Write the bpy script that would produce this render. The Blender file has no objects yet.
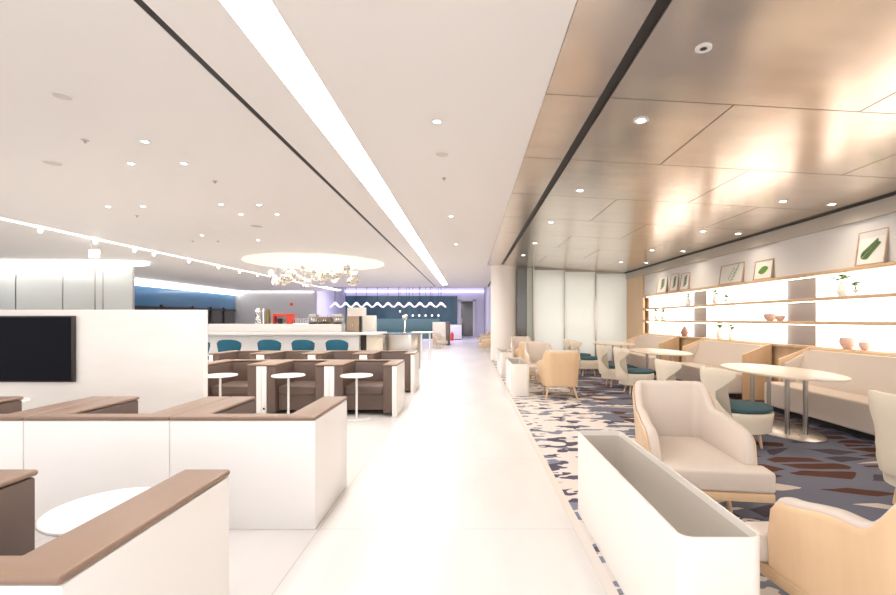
import bpy, bmesh, math, random
from mathutils import Vector, Matrix
random.seed(7)
PI = math.pi
S = bpy.context.scene
COL = S.collection
W, H, F = 896, 595, 450.0
VX, VY, CH = 469.0, 319.0, 1.4      # vanishing point in the picture, camera height

# ------------------------------------------------------------------ camera
cd = bpy.data.cameras.new('camera'); cam = bpy.data.objects.new('camera', cd); COL.objects.link(cam)
cam.location = (0, 0, CH); cam.rotation_euler = (PI/2, 0, 0)
cd.sensor_width = 36; cd.lens = F/W*36
cd.shift_x = -(VX-W/2)/W; cd.shift_y = (VY-H/2)/W
cd.clip_start = 0.05; cd.clip_end = 200
S.camera = cam

# ------------------------------------------------------------------ world, exposure
wd = bpy.data.worlds.new('world'); S.world = wd; wd.use_nodes = True
bg = wd.node_tree.nodes['Background']; bg.inputs[0].default_value = (1.0, 0.985, 0.97, 1); bg.inputs[1].default_value = 1.45
S.view_settings.view_transform = 'Standard'; S.view_settings.look = 'None'
S.view_settings.gamma = 1; S.view_settings.use_curve_mapping = False
S.view_settings.exposure = 0.55
S.cycles.max_bounces = 8; S.cycles.diffuse_bounces = 4; S.cycles.glossy_bounces = 4
S.cycles.use_denoising = True
S.cycles.sample_clamp_indirect = 6

def area(name, loc, size, power, col=(1, .95, .9), rot=(0, 0, 0)):
    l = bpy.data.lights.new(name, 'AREA'); l.shape = 'RECTANGLE'; l.size, l.size_y = size
    l.energy = power; l.color = col
    o = bpy.data.objects.new(name, l); COL.objects.link(o); o.location = loc; o.rotation_euler = rot
    return o
# light of the ceiling cove, of the left cove, of the luminous round ceiling panel and of the violet end cove
area('cove_lamp', (-1.265, 11, 3.24), (0.24, 27), 230, (1, .965, .935))
area('left_cove_lamp', (-8.4, 12, 3.17), (0.12, 24), 170, (1, .95, .9))
area('round_panel_lamp', (-4.85, 14.3, 3.16), (2.6, 2.6), 110, (1, .93, .78))
area('end_cove_lamp', (-4.5, 29.5, 3.6), (9, 4), 380, (.72, .68, 1))
area('added_glass_backlight', (3.7, 15.27, 1.5), (3.1, 2.6), 26, (1, .98, .95), (-PI/2, 0, 0))  # unseen lamp added behind the frosted glass to brighten it
area('grey_wall_cove_lamp', (-12, 28.2, 3.1), (5, .2), 8, (1, .95, .92), (math.radians(35), 0, 0))

# ------------------------------------------------------------------ materials
MATS = {}
def mat(name, col, rough=.5, metal=0, spec=.5, emit=None, es=0, coat=0, noise=None, trans=0, alpha=None, bump=0, bscale=200):
    if name in MATS: return MATS[name]
    m = bpy.data.materials.new(name); m.use_nodes = True
    nt = m.node_tree; p = nt.nodes['Principled BSDF']
    p.inputs['Base Color'].default_value = (*col, 1)
    p.inputs['Roughness'].default_value = rough; p.inputs['Metallic'].default_value = metal
    p.inputs['Specular IOR Level'].default_value = spec
    p.inputs['Coat Weight'].default_value = coat
    p.inputs['Transmission Weight'].default_value = trans
    if alpha is not None: p.inputs['Alpha'].default_value = alpha
    if emit: p.inputs['Emission Color'].default_value = (*emit, 1); p.inputs['Emission Strength'].default_value = es
    if noise:                                   # (scale xyz, amount, second colour)
        sc, amt, c2 = noise
        tc = nt.nodes.new('ShaderNodeTexCoord'); mp = nt.nodes.new('ShaderNodeMapping'); mp.inputs['Scale'].default_value = sc
        n = nt.nodes.new('ShaderNodeTexNoise'); n.inputs['Scale'].default_value = 1; n.inputs['Detail'].default_value = 6
        r = nt.nodes.new('ShaderNodeValToRGB'); r.color_ramp.elements[0].position = .5-amt; r.color_ramp.elements[1].position = .5+amt
        r.color_ramp.elements[0].color = (*col, 1); r.color_ramp.elements[1].color = (*c2, 1)
        L = nt.links.new
        L(tc.outputs['Object'], mp.inputs[0]); L(mp.outputs[0], n.inputs['Vector']); L(n.outputs[0], r.inputs[0]); L(r.outputs[0], p.inputs['Base Color'])
    if bump:
        tc = nt.nodes.new('ShaderNodeTexCoord'); n = nt.nodes.new('ShaderNodeTexNoise'); n.inputs['Scale'].default_value = bscale
        b = nt.nodes.new('ShaderNodeBump'); b.inputs['Strength'].default_value = bump; b.inputs['Distance'].default_value = .002
        nt.links.new(tc.outputs['Object'], n.inputs['Vector']); nt.links.new(n.outputs[0], b.inputs['Height']); nt.links.new(b.outputs[0], p.inputs['Normal'])
    MATS[name] = m; return m

M_ceil = mat('ceiling_paint', (.82, .785, .76), .55)
M_white = mat('white_laminate', (.81, .785, .77), .28)
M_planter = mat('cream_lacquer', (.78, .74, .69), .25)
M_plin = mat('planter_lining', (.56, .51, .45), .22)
M_leather = mat('taupe_leather', (.235, .15, .105), .42, bump=.15, bscale=300)
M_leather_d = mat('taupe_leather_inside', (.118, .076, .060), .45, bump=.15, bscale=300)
M_fabric = mat('cream_fabric', (.66, .575, .51), .9, spec=.2, bump=.3, bscale=400)
M_creamleather = mat('ivory_leather', (.74, .66, .54), .5)
M_teal = mat('teal_fabric', (.05, .105, .125), .8, spec=.3, bump=.3, bscale=400)
M_blue = mat('blue_fabric', (.02, .115, .18), .75, spec=.3)
M_wood = mat('pale_oak', (.66, .45, .27), .4, noise=((9, 9, .8), .35, (.76, .55, .35)))
M_woodh = mat('pale_oak_shelf', (.60, .41, .25), .4, noise=((12, .7, 12), .35, (.70, .50, .33)))
M_top = mat('table_laminate', (.66, .56, .47), .35)
M_steel = mat('brushed_steel', (.50, .47, .44), .28, 1)
M_chrome = mat('chrome', (.85, .82, .78), .06, 1)
M_dark = mat('black_gap', (.012, .010, .010), .5)
M_greywall = mat('grey_wall', (.46, .45, .46), .6)
M_upper = mat('upper_wall', (.76, .745, .735), .5)
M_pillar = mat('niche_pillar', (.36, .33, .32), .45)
M_led = mat('led_strip', (1, 1, 1), .5, emit=(1, .90, .76), es=6)
M_panel = mat('backlit_panel', (1, 1, 1), .5, emit=(1, .955, .90), es=1.8)
M_cove = mat('cove_light', (1, 1, 1), .5, emit=(1, .97, .94), es=3.0)
M_lamp = mat('downlight_lamp', (1, 1, 1), .5, emit=(1, .92, .8), es=14)
M_round = mat('luminous_ceiling_panel', (.35, .33, .28), .5, emit=(1, .92, .74), es=.60)
M_violet = mat('violet_led', (1, 1, 1), .5, emit=(.66, .62, 1), es=1.3)
M_frost = mat('frosted_glass', (.90, .91, .89), .12, spec=.6)
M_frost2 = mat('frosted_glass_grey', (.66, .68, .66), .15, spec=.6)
M_dglass = mat('dark_glass', (.10, .095, .09), .08, spec=.8)
M_bglass = mat('blue_window_glass', (.08, .19, .33), .08, spec=.8)
M_tealwin = mat('teal_window_glass', (.05, .12, .15), .15, spec=.4, noise=((1.2, 1, .3), .2, (.10, .23, .27)))
M_tealseat = mat('teal_banquette', (.07, .14, .12), .6)
M_screen = mat('tv_screen', (.006, .006, .010), .35, spec=.05)
M_bezel = mat('tv_bezel', (.03, .022, .02), .3)
M_red = mat('red_enamel', (.70, .05, .03), .35)
M_glass = mat('clear_glass', (.95, .97, .96), .03, trans=.9)
M_bowl = mat('pink_ceramic', (.72, .50, .42), .5)
M_leaf = mat('leaf_green', (.10, .25, .03), .5)
M_leafd = mat('leaf_print', (.08, .15, .045), .6)
M_paper = mat('print_paper', (.80, .79, .75), .6)
M_pot = mat('white_ceramic', (.88, .86, .82), .3)
M_tvwall = mat('limestone_wall', (.78, .735, .70), .35, noise=((1.5, 1.5, 6), .3, (.85, .81, .775)))
M_olive = mat('olive_metal', (.25, .20, .09), .4, .4)
M_pframe = mat('print_frame_wood', (.52, .36, .26), .45)
M_rubber = mat('socket_black', (.03, .03, .03), .5)
M_greyrim = mat('speaker_grille', (.55, .52, .50), .6)

def floor_material():
    m = bpy.data.materials.new('polished_stone_tiles'); m.use_nodes = True; nt = m.node_tree; L = nt.links.new
    p = nt.nodes['Principled BSDF']; tc = nt.nodes.new('ShaderNodeTexCoord')
    n = nt.nodes.new('ShaderNodeTexNoise'); n.inputs['Scale'].default_value = 1.6; n.inputs['Detail'].default_value = 8
    mp = nt.nodes.new('ShaderNodeMapping'); mp.inputs['Scale'].default_value = (1, .35, 1)
    L(tc.outputs['Object'], mp.inputs[0]); L(mp.outputs[0], n.inputs['Vector'])
    r = nt.nodes.new('ShaderNodeValToRGB'); r.color_ramp.elements[0].position = .3; r.color_ramp.elements[1].position = .7
    r.color_ramp.elements[0].color = (.61, .58, .565, 1); r.color_ramp.elements[1].color = (.71, .685, .67, 1)
    L(n.outputs[0], r.inputs[0])
    b = nt.nodes.new('ShaderNodeTexBrick'); b.offset = 0; b.inputs['Scale'].default_value = 1
    b.inputs['Brick Width'].default_value = 1.72; b.inputs['Row Height'].default_value = 1.5
    b.inputs['Mortar Size'].default_value = .004; b.inputs['Color1'].default_value = (1,1,1,1); b.inputs['Color2'].default_value = (1,1,1,1); b.inputs['Mortar'].default_value = (.78,.76,.75,1)
    mp2 = nt.nodes.new('ShaderNodeMapping'); mp2.inputs['Location'].default_value = (1.0, 0, 0)
    L(tc.outputs['Object'], mp2.inputs[0]); L(mp2.outputs[0], b.inputs['Vector'])
    mx = nt.nodes.new('ShaderNodeMix'); mx.data_type = 'RGBA'; mx.blend_type = 'MULTIPLY'; mx.inputs[0].default_value = 1
    L(r.outputs[0], mx.inputs[6]); L(b.outputs[0], mx.inputs[7]); L(mx.outputs[2], p.inputs['Base Color'])
    p.inputs['Roughness'].default_value = .3; p.inputs['Specular IOR Level'].default_value = .45
    return m

def carpet_material():
    m = bpy.data.materials.new('patterned_carpet'); m.use_nodes = True; nt = m.node_tree; L = nt.links.new
    N = nt.nodes.new
    p = nt.nodes['Principled BSDF']; p.inputs['Roughness'].default_value = .95; p.inputs['Specular IOR Level'].default_value = .1
    tc = N('ShaderNodeTexCoord')
    def vec(scale, dist=0, dscale=3, loc=(0,0,0)):
        v = tc.outputs['Object']
        if dist:
            n = N('ShaderNodeTexNoise'); n.inputs['Scale'].default_value = dscale; n.inputs['Detail'].default_value = 2
            L(v, n.inputs['Vector'])
            s = N('ShaderNodeVectorMath'); s.operation = 'MULTIPLY_ADD'; s.inputs[1].default_value = (dist,)*3
            L(n.outputs['Color'], s.inputs[0]); L(v, s.inputs[2]); v = s.outputs[0]
        mp = N('ShaderNodeMapping'); mp.inputs['Scale'].default_value = scale; mp.inputs['Location'].default_value = loc
        L(v, mp.inputs[0]); return mp.outputs[0]
    def math_(op, a, b):
        k = N('ShaderNodeMath'); k.operation = op
        for i, q in enumerate((a, b)):
            if isinstance(q, (int, float)): k.inputs[i].default_value = q
            else: L(q, k.inputs[i])
        return k.outputs[0]
    def mix(f, a, b):
        k = N('ShaderNodeMix'); k.data_type = 'RGBA'
        if isinstance(f, (int, float)): k.inputs[0].default_value = f
        else: L(f, k.inputs[0])
        for i, q in ((6, a), (7, b)):
            if isinstance(q, tuple): k.inputs[i].default_value = (*q, 1)
            else: L(q, k.inputs[i])
        return k.outputs[2]
    def cells(v, thr, rnd=1.0):
        vo = N('ShaderNodeTexVoronoi'); vo.voronoi_dimensions = '2D'; vo.inputs['Scale'].default_value = 1; vo.inputs['Randomness'].default_value = rnd
        L(v, vo.inputs['Vector'])
        sep = N('ShaderNodeSeparateColor'); L(vo.outputs['Color'], sep.inputs[0])
        e = N('ShaderNodeTexVoronoi'); e.voronoi_dimensions = '2D'; e.feature = 'DISTANCE_TO_EDGE'; e.inputs['Scale'].default_value = 1; e.inputs['Randomness'].default_value = rnd
        L(v, e.inputs['Vector'])
        return math_('GREATER_THAN', e.outputs['Distance'], thr), sep.outputs[0], sep.outputs[1]
    # slate field with brown and navy stones
    inside, r1, r2 = cells(vec((1.9, 5.2, 1), .10, 2.5, (3.1, .4, 0)), .15)
    sx0 = N('ShaderNodeSeparateXYZ'); L(tc.outputs['Object'], sx0.inputs[0])
    inside2 = math_('MULTIPLY', inside, math_('GREATER_THAN', sx0.outputs[0], 2.15))
    brown = math_('MULTIPLY', inside2, math_('LESS_THAN', r1, .36))
    plum = math_('MULTIPLY', inside, math_('MULTIPLY', math_('GREATER_THAN', r1, .36), math_('LESS_THAN', r1, .62)))
    beigeb = math_('MULTIPLY', inside, math_('GREATER_THAN', r1, .92))
    slate = mix(plum, (.155, .16, .205), (.075, .062, .085))
    slate = mix(beigeb, slate, (.60, .52, .46))
    slate = mix(brown, slate, (.095, .042, .030))
    sx = N('ShaderNodeSeparateXYZ'); L(tc.outputs['Object'], sx.inputs[0])
    ns = N('ShaderNodeTexNoise'); ns.inputs['Scale'].default_value = 1; ns.inputs['Detail'].default_value = 3
    L(vec((1.6, 5.5, 1), .2, 2.5), ns.inputs['Vector'])
    # beige field with navy streaks
    n3 = N('ShaderNodeTexNoise'); n3.inputs['Scale'].default_value = 1; n3.inputs['Detail'].default_value = 2.0
    L(vec((3.4, 7.5, 1), .10, 6, (1.7, 2.2, 0)), n3.inputs['Vector'])
    st = math_('GREATER_THAN', n3.outputs[0], .545)
    n4 = N('ShaderNodeTexNoise'); n4.inputs['Scale'].default_value = 1; n4.inputs['Detail'].default_value = 1
    L(vec((1.4, 3.5, 1), 0, 5), n4.inputs['Vector'])
    st_col = mix(math_('GREATER_THAN', n4.outputs[0], .5), (.085, .078, .11), (.20, .215, .27))
    beige = mix(st, (.66, .60, .57), st_col)
    sx = N('ShaderNodeSeparateXYZ'); L(tc.outputs['Object'], sx.inputs[0])
    edge = math_('ADD', sx.outputs[0], math_('MULTIPLY', math_('SUBTRACT', ns.outputs[0], .5), 3.2))
    f = math_('GREATER_THAN', edge, 2.0)
    L(mix(f, beige, slate), p.inputs['Base Color'])
    b = N('ShaderNodeBump'); b.inputs['Strength'].default_value = .4; b.inputs['Distance'].default_value = .003
    nn = N('ShaderNodeTexNoise'); nn.inputs['Scale'].default_value = 220; L(tc.outputs['Object'], nn.inputs['Vector']); L(nn.outputs[0], b.inputs['Height']); L(b.outputs[0], p.inputs['Normal'])
    return m

def metal_ceiling_material():
    m = bpy.data.materials.new('champagne_metal_panels'); m.use_nodes = True; nt = m.node_tree; L = nt.links.new; N = nt.nodes.new
    p = nt.nodes['Principled BSDF']; tc = N('ShaderNodeTexCoord')
    mp = N('ShaderNodeMapping'); mp.inputs['Scale'].default_value = (1.2, 3.5, 1); L(tc.outputs['Object'], mp.inputs[0])
    n = N('ShaderNodeTexNoise'); n.inputs['Scale'].default_value = 1.3; n.inputs['Detail'].default_value = 8; L(mp.outputs[0], n.inputs['Vector'])
    r = N('ShaderNodeValToRGB'); r.color_ramp.elements[0].position = .3; r.color_ramp.elements[1].position = .7
    r.color_ramp.elements[0].color = (.72, .65, .575, 1); r.color_ramp.elements[1].color = (.83, .745, .655, 1)
    L(n.outputs[0], r.inputs[0]); L(r.outputs[0], p.inputs['Base Color'])
    p.inputs['Metallic'].default_value = .8; p.inputs['Roughness'].default_value = .22
    p.inputs['Roughness'].default_value = .21
    return m
M_floor = floor_material(); M_carpet = carpet_material(); M_mceil = metal_ceiling_material()

# ------------------------------------------------------------------ mesh helpers
def merge(dst, src):
    me = bpy.data.meshes.new('tmp'); src.to_mesh(me); src.free(); dst.from_mesh(me); bpy.data.meshes.remove(me)
def box(b, x0, x1, y0, y1, z0, z1, r=0, seg=2):
    t = bmesh.new(); bmesh.ops.create_cube(t, size=1)
    for v in t.verts: v.co = Vector(((x0+x1)/2+v.co.x*(x1-x0), (y0+y1)/2+v.co.y*(y1-y0), (z0+z1)/2+v.co.z*(z1-z0)))
    if r: bmesh.ops.bevel(t, geom=t.edges[:], offset=r, segments=seg, profile=.5, affect='EDGES')
    merge(b, t); return b
def prism(b, poly, z0, z1, r=0, seg=2, tz=None):
    t = bmesh.new(); vs = [t.verts.new((x, y, z0)) for x, y in poly]
    f = t.faces.new(vs); e = bmesh.ops.extrude_face_region(t, geom=[f])
    for v in e['geom']:
        if isinstance(v, bmesh.types.BMVert): v.co.z = z1 if tz is None else tz(v.co.x, v.co.y)
    bmesh.ops.recalc_face_normals(t, faces=t.faces[:])
    if r:
        ed = [x for x in t.edges if len(x.link_faces) == 2 and x.calc_face_angle(0) > .6]
        bmesh.ops.bevel(t, geom=ed, offset=r, segments=seg, profile=.5, affect='EDGES')
    merge(b, t); return b
def rrect(x0, x1, y0, y1, r, n=6):
    if not isinstance(r, (tuple, list)): r = (r,)*4
    out = []
    for (cx, cy, a0), q in zip(((x1, y1, 0), (x0, y1, 90), (x0, y0, 180), (x1, y0, 270)), r):
        sx = -1 if cx == x1 else 1; sy = -1 if cy == y1 else 1
        for i in range(n+1):
            a = math.radians(a0+90*i/n); out.append((cx+sx*q+q*math.cos(a), cy+sy*q+q*math.sin(a)))
    return out
def ellipse(cx, cy, a, b_, n=48):
    return [(cx+a*math.cos(2*PI*i/n), cy+b_*math.sin(2*PI*i/n)) for i in range(n)]
def lathe(b, prof, cx=0, cy=0, cz=0, n=28, sx=1, sy=1):
    rings = []
    for r, z in prof:
        if r < 1e-6: rings.append([b.verts.new((cx, cy, cz+z))])
        else: rings.append([b.verts.new((cx+sx*r*math.cos(2*PI*i/n), cy+sy*r*math.sin(2*PI*i/n), cz+z)) for i in range(n)])
    for A, B in zip(rings, rings[1:]):
        for i in range(n):
            j = (i+1) % n
            if len(A) == 1 and len(B) == 1: continue
            if len(A) == 1: b.faces.new((A[0], B[j], B[i]))
            elif len(B) == 1: b.faces.new((A[i], A[j], B[0]))
            else: b.faces.new((A[i], A[j], B[j], B[i]))
    return b
def disc(b, r, z0, z1, cx=0, cy=0, n=32, bev=.0):
    e = min(bev, abs(z1-z0)/2)
    return lathe(b, [(0, z0), (r-e, z0), (r, z0+e), (r, z1-e), (r-e, z1), (0, z1)], cx, cy, 0, n)
def rod(b, p, q, r0, r1=None, n=12):
    r1 = r0 if r1 is None else r1
    p, q = Vector(p), Vector(q); d = (q-p); L_ = d.length; M_ = d.to_track_quat('Z', 'Y').to_matrix()
    A = [b.verts.new(p+M_@Vector((r0*math.cos(2*PI*i/n), r0*math.sin(2*PI*i/n), 0))) for i in range(n)]
    B = [b.verts.new(p+M_@Vector((r1*math.cos(2*PI*i/n), r1*math.sin(2*PI*i/n), L_))) for i in range(n)]
    for i in range(n): b.faces.new((A[i], A[(i+1) % n], B[(i+1) % n], B[i]))
    b.faces.new(A[::-1]); b.faces.new(B); return b
def ball(b, c, r, n=16, sz=1):
    t = bmesh.new(); bmesh.ops.create_uvsphere(t, u_segments=n, v_segments=max(6, n//2), radius=r)
    for v in t.verts: v.co.z *= sz; v.co += Vector(c)
    merge(b, t); return b
def obj(name, b, m, parent=None, sharp=40, loc=None):
    me = bpy.data.meshes.new(name); bmesh.ops.recalc_face_normals(b, faces=b.faces[:]); b.to_mesh(me); b.free()
    me.materials.append(m)
    for p in me.polygons: p.use_smooth = True
    me.set_sharp_from_angle(angle=math.radians(sharp))
    o = bpy.data.objects.new(name, me); COL.objects.link(o)
    if parent: o.parent = parent
    if loc: o.location = loc
    return o
NB = bmesh.new
def tag(o, label, cat, group=None):
    o['label'] = label; o['category'] = cat
    if group: o['group'] = group
    return o
def thing(name, label, cat, loc=(0, 0, 0), rz=0, group=None):
    o = bpy.data.objects.new(name, None); COL.objects.link(o); o.empty_display_size = .1
    o.location = loc; o.rotation_euler = (0, 0, rz); return tag(o, label, cat, group)
def struct(name, b, m, parent=None):
    o = obj(name, b, m, parent)
    if not parent: o['kind'] = 'structure'
    return o
CH_OF = {}
def copy_tree(o, parent=None):
    c = o.copy(); COL.objects.link(c); c.parent = parent
    for ch in [x for x in S.objects if x.parent == o]: copy_tree(ch, c)
    return c
def dup(src, label, loc, rz=None, group=None):
    c = copy_tree(src); c.location = loc; c['label'] = label
    if rz is not None: c.rotation_euler = (0, 0, rz)
    if group: c['group'] = group
    return c
ORD = ['nearest', 'second', 'third', 'fourth', 'fifth', 'sixth', 'seventh', 'eighth', 'ninth', 'tenth', 'eleventh', 'twelfth', 'thirteenth', 'fourteenth']
def at_ceiling(px, py, h=1.8):
    y = h*F/(VY-py); return (px-VX)/F*y, y

# ------------------------------------------------------------------ setting
WX = 5.3                                   # right wall
def slope(x): return 3.2-.057*(x-.61)      # underside of the metal ceiling
struct('floor', box(NB(), -15.2, .70, -1.5, 36.2, -.1, 0), M_floor)
struct('floor_carpet', box(NB(), .76, 5.6, -1.5, 15.6, -.1, .004), M_carpet)
struct('floor_far', box(NB(), .76, 2.0, 15.6, 36.2, -.1, 0), M_floor)
struct('trim_1', box(NB(), .70, .76, -1.5, 36.2, -.1, .006), mat('stone_trim', (.66, .60, .55), .4))
# white ceiling in strips between the dark slot and the light cove
for nm, x0, x1, y1 in (('ceiling', -8.3, -1.90, 25.2), ('ceiling_strip', -1.845, -1.41, 25.2), ('ceiling_corridor', -1.12, .61, 25.2), ('ceiling_left', -15.2, -8.5, 29.2)):
    struct(nm, box(NB(), x0, x1, -1.5, y1, 3.2, 3.3), M_ceil)
b = NB(); box(b, -1.90, -1.845, -1.5, 25.2, 3.206, 3.3); struct('ceiling_slot', b, M_dark)
b = NB()
box(b, -1.45, -1.08, -1.5, 25.2, 3.42, 3.45); box(b, -1.45, -1.41, -1.5, 25.2, 3.3, 3.42); box(b, -1.12, -1.08, -1.5, 25.2, 3.3, 3.42)
struct('ceiling_cove', b, M_cove)
struct('trim_cove', box(NB(), -1.165, -1.155, -1.5, 8.5, 3.225, 3.235), mat('cove_rail', (.35, .30, .26), .4, .5))
b = NB(); box(b, -8.5, -8.3, -1.5, 29.2, 3.24, 3.28); struct('ceiling_left_cove', b, M_cove)
struct('ceiling_far_edge', box(NB(), .61, 1.3, 15.2, 25.2, 3.2, 3.3), M_ceil)
struct('ceiling_far_slot', box(NB(), 1.02, 1.09, 15.6, 25.0, 3.19, 3.199), M_dark)
struct('ceiling_raised', box(NB(), -15.2, 2.0, 25.2, 36.3, 3.85, 3.95), M_ceil)
struct('ceiling_bulkhead', box(NB(), -8.3, 1.3, 25.2, 25.3, 3.3, 3.85), M_ceil)
# metal ceiling: brick-bonded panels with open joints
def metal_panels():
    b = NB(); rows = [-1.5, .7, 2.15, 3.6, 5.0, 6.43, 7.87, 9.3, 10.74, 12.2, 13.6, 15.2]
    g = .006
    for i, (y0, y1) in enumerate(zip(rows, rows[1:])):
        cuts = [1.125, 2.12, 4.14, WX-.12] if i % 2 == 1 else [1.125, 3.12, 5.13]
        cuts[-1] = WX-.12
        for x0, x1 in zip(cuts, cuts[1:]):
            t = NB(); bmesh.ops.create_cube(t, size=1)
            for v in t.verts:
                x = x0+g if v.co.x < 0 else x1-g
                v.co = Vector((x, y0+g if v.co.y < 0 else y1-g, slope(x)+(0 if v.co.z < 0 else .03)))
            merge(b, t)
        for x0, x1 in ((.615, 1.045),):
            t = NB(); bmesh.ops.create_cube(t, size=1)
            for v in t.verts:
                x = x0 if v.co.x < 0 else x1
                v.co = Vector((x, y0+g if v.co.y < 0 else y1-g, slope(x)+(0 if v.co.z < 0 else .03)))
            merge(b, t)
    return b
o = struct('ceiling_metal', metal_panels(), M_mceil)
M_joint = mat('ceiling_joint', (.22, .16, .12), .6)
struct('ceiling_joint_backing', prism(NB(), [(.61, -1.5), (WX+.3, -1.5), (WX+.3, 15.3), (.61, 15.3)], 3.4, 3.4, tz=lambda x, y: slope(x)+.031), M_joint)
b = NB()
for s_ in (0,):
    t = NB(); bmesh.ops.create_cube(t, size=1)
    for v in t.verts:
        x = 1.045 if v.co.x < 0 else 1.125
        v.co = Vector((x, -1.5 if v.co.y < 0 else 14.0, slope(x)+(.012 if v.co.z < 0 else .03)))
    merge(b, t)
struct('ceiling_metal_slot', b, M_dark)
# right wall: fascia, dark reveal, upper wall, niche back, lower panelling
zt = slope(WX)
struct('trim_2', box(NB(), WX-.12, WX-.02, -1.5, 15, zt-.012, zt+.05), M_dark)
struct('trim_3', box(NB(), WX-.06, WX+.02, -1.5, 15, 2.72, zt-.012), mat('fascia_paint', (.50, .46, .40), .35))
struct('wall_right', box(NB(), WX, WX+.3, -1.5, 15.3, 2.08, 3.05), M_upper)
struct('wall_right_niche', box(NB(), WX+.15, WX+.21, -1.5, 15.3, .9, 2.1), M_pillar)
struct('trim_7', box(NB(), WX+.10, WX+.145, 13.52, 15.2, .985, 2.05), M_wood)
struct('wall_right_panelling', box(NB(), WX, WX+.3, -1.5, 15.3, 0, .94), M_wood)
struct('wall_right_end', box(NB(), WX-.04, WX+.02, 13.6, 15.0, 0.004, zt-.02), M_wood)
# shelves (one long unit with its lamps)
sh = thing('wall_shelving', 'long oak wall shelving with backlit white panels above the sofas', 'shelving', (WX, 6, 0))
b = NB(); box(b, -.10, .145, -7.4, 7.58, 2.055, 2.105, .004); obj('shelf', b, M_woodh, sh)
b = NB(); box(b, -.06, .145, -7.4, 7.58, 1.675, 1.725, .004); obj('shelf', b, M_woodh, sh)
b = NB(); box(b, -.06, .145, -7.4, 7.58, 1.315, 1.365, .004); obj('shelf', b, M_woodh, sh)
b = NB(); box(b, -.06, .145, -7.4, 7.58, .93, .98, .004); obj('shelf', b, M_woodh, sh)
for y0, y1 in ((-1.2, 3.85), (4.4, 7.02), (7.70, 10.25), (10.9, 13.5)):
    for z0, z1 in ((.985, 1.31), (1.37, 1.67), (1.73, 2.05)):
        b = NB(); box(b, .115, .14, y0-6, y1-6, z0, z1); obj('light_panel', b, M_panel, sh)
for z in (2.052, 1.673, 1.313):
    b = NB(); box(b, .02, .04, -7.4, 7.5, z-.008, z); obj('led_strip', b, M_led, sh)
# end glass wall of the right bay
ew = thing('glass_partition', 'white frosted glass partition closing the far end of the lounge', 'glass partition', (0, 15, 0))
for x0, x1 in ((2.16, 3.18), (3.18, 4.22), (4.22, WX)):
    b = NB(); box(b, x0+.012, x1-.012, 0, .03, .004, slope(x1)-.02); obj('glass_panel', b, M_frost, ew)
for x in (2.16, 3.18, 4.22):
    b = NB(); box(b, x-.02, x+.02, -.02, .05, .004, slope(x)-.02); obj('post', b, M_steel, ew)
b = NB(); box(b, 1.93, 2.10, -.01, .04, .004, 3.1); obj('glass_panel', b, mat('green_glass_edge', (.42, .46, .40), .12), ew)
struct('wall_back_lounge', box(NB(), 1.58, 5.7, 15.3, 15.4, 0, 3.2), mat('dim_wall', (.42, .38, .33), .5))
struct('window_3', box(NB(), 1.60, 1.92, 15.05, 15.09, .45, 3.05), M_dglass)
_nt = M_frost.node_tree; _t = _nt.nodes.new('ShaderNodeBsdfTranslucent'); _t.inputs[0].default_value = (.95, .96, .94, 1); _m = _nt.nodes.new('ShaderNodeMixShader'); _m.inputs[0].default_value = .5
_nt.links.new(_nt.nodes['Principled BSDF'].outputs[0], _m.inputs[1]); _nt.links.new(_t.outputs[0], _m.inputs[2]); _nt.links.new(_m.outputs[0], _nt.nodes['Material Output'].inputs[0])
# column
b = NB(); lathe(b, [(.43, 0), (.43, 3.2)], n=48); o = struct('wall_column', b, mat('column_paint', (.80, .75, .71), .45)); o.location = (1.17, 15.3, 0)
# far corridor
struct('wall_far_right', box(NB(), 1.2, 1.3, 15.8, 36.2, 0, 3.9), mat('far_wall', (.55, .52, .52), .5))
struct('wall_end', box(NB(), -10.2, 1.3, 36.2, 36.3, 0, 3.9), mat('lavender_wall', (.80, .78, .86), .5))
b = NB(); box(b, -9.9, -.95, 36.1, 36.2, 1.0, 3.25); struct('window_1', b, M_tealwin)
struct('trim_4', box(NB(), -10.2, 1.2, 35.9, 36.1, 3.55, 3.68), M_violet)
d = struct('door_1', box(NB(), -.66, .32, 36.1, 36.19, .05, 2.82), M_dglass)
b = NB(); box(b, -.80, -.66, 36.06, 36.19, 0, 2.95); box(b, .32, .50, 36.06, 36.19, 0, 2.95); box(b, -.80, .50, 36.06, 36.19, 2.82, 2.98)
struct('trim_5', b, M_white)
b = NB(); box(b, -.6, -.56, 35.98, 36.02, .9, 1.5); box(b, -.6, -.56, 36.0, 36.1, .95, .99); box(b, -.6, -.56, 36.0, 36.1, 1.41, 1.45)
obj('door_handle', b, M_steel, d)
# left far side
struct('wall_back_left', box(NB(), -15.2, -9.9, 29.2, 29.3, 0, 3.9), M_greywall)
struct('wall_return', box(NB(), -10.0, -9.9, 29.3, 36.2, 0, 3.9), mat('lavender_wall', (.80, .78, .86), .5))
struct('trim_6', box(NB(), -15.1, -10.1, 29.1, 29.2, 3.13, 3.19), M_cove)
b = NB(); box(b, -15.1, -14.8, -1.5, 29.1, 2.93, 3.19); struct('ceiling_window_cove_wash', b, M_cove)  # band glows itself, standing in for the cove's wash on the bulkhead
struct('wall_left', box(NB(), -15.3, -15.2, -1.5, 29.2, 0, 3.3), mat('window_surround', (.05, .06, .08), .4))
w = struct('window_2', box(NB(), -15.15, -15.1, 14.6, 29.0, 2.0, 2.93), M_bglass)
w2 = struct('window_4', box(NB(), -15.15, -15.1, 14.6, 29.0, .2, 1.9), M_dglass)
b = NB()
for y in (17, 19.5, 22, 24.5, 26.2, 27.6): box(b, -15.1, -15.02, y, y+.12, .2, 2.1)
box(b, -15.1, -15.02, 14.6, 29, 1.9, 2.0); obj('window_frame', b, M_bezel, w2)

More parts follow.
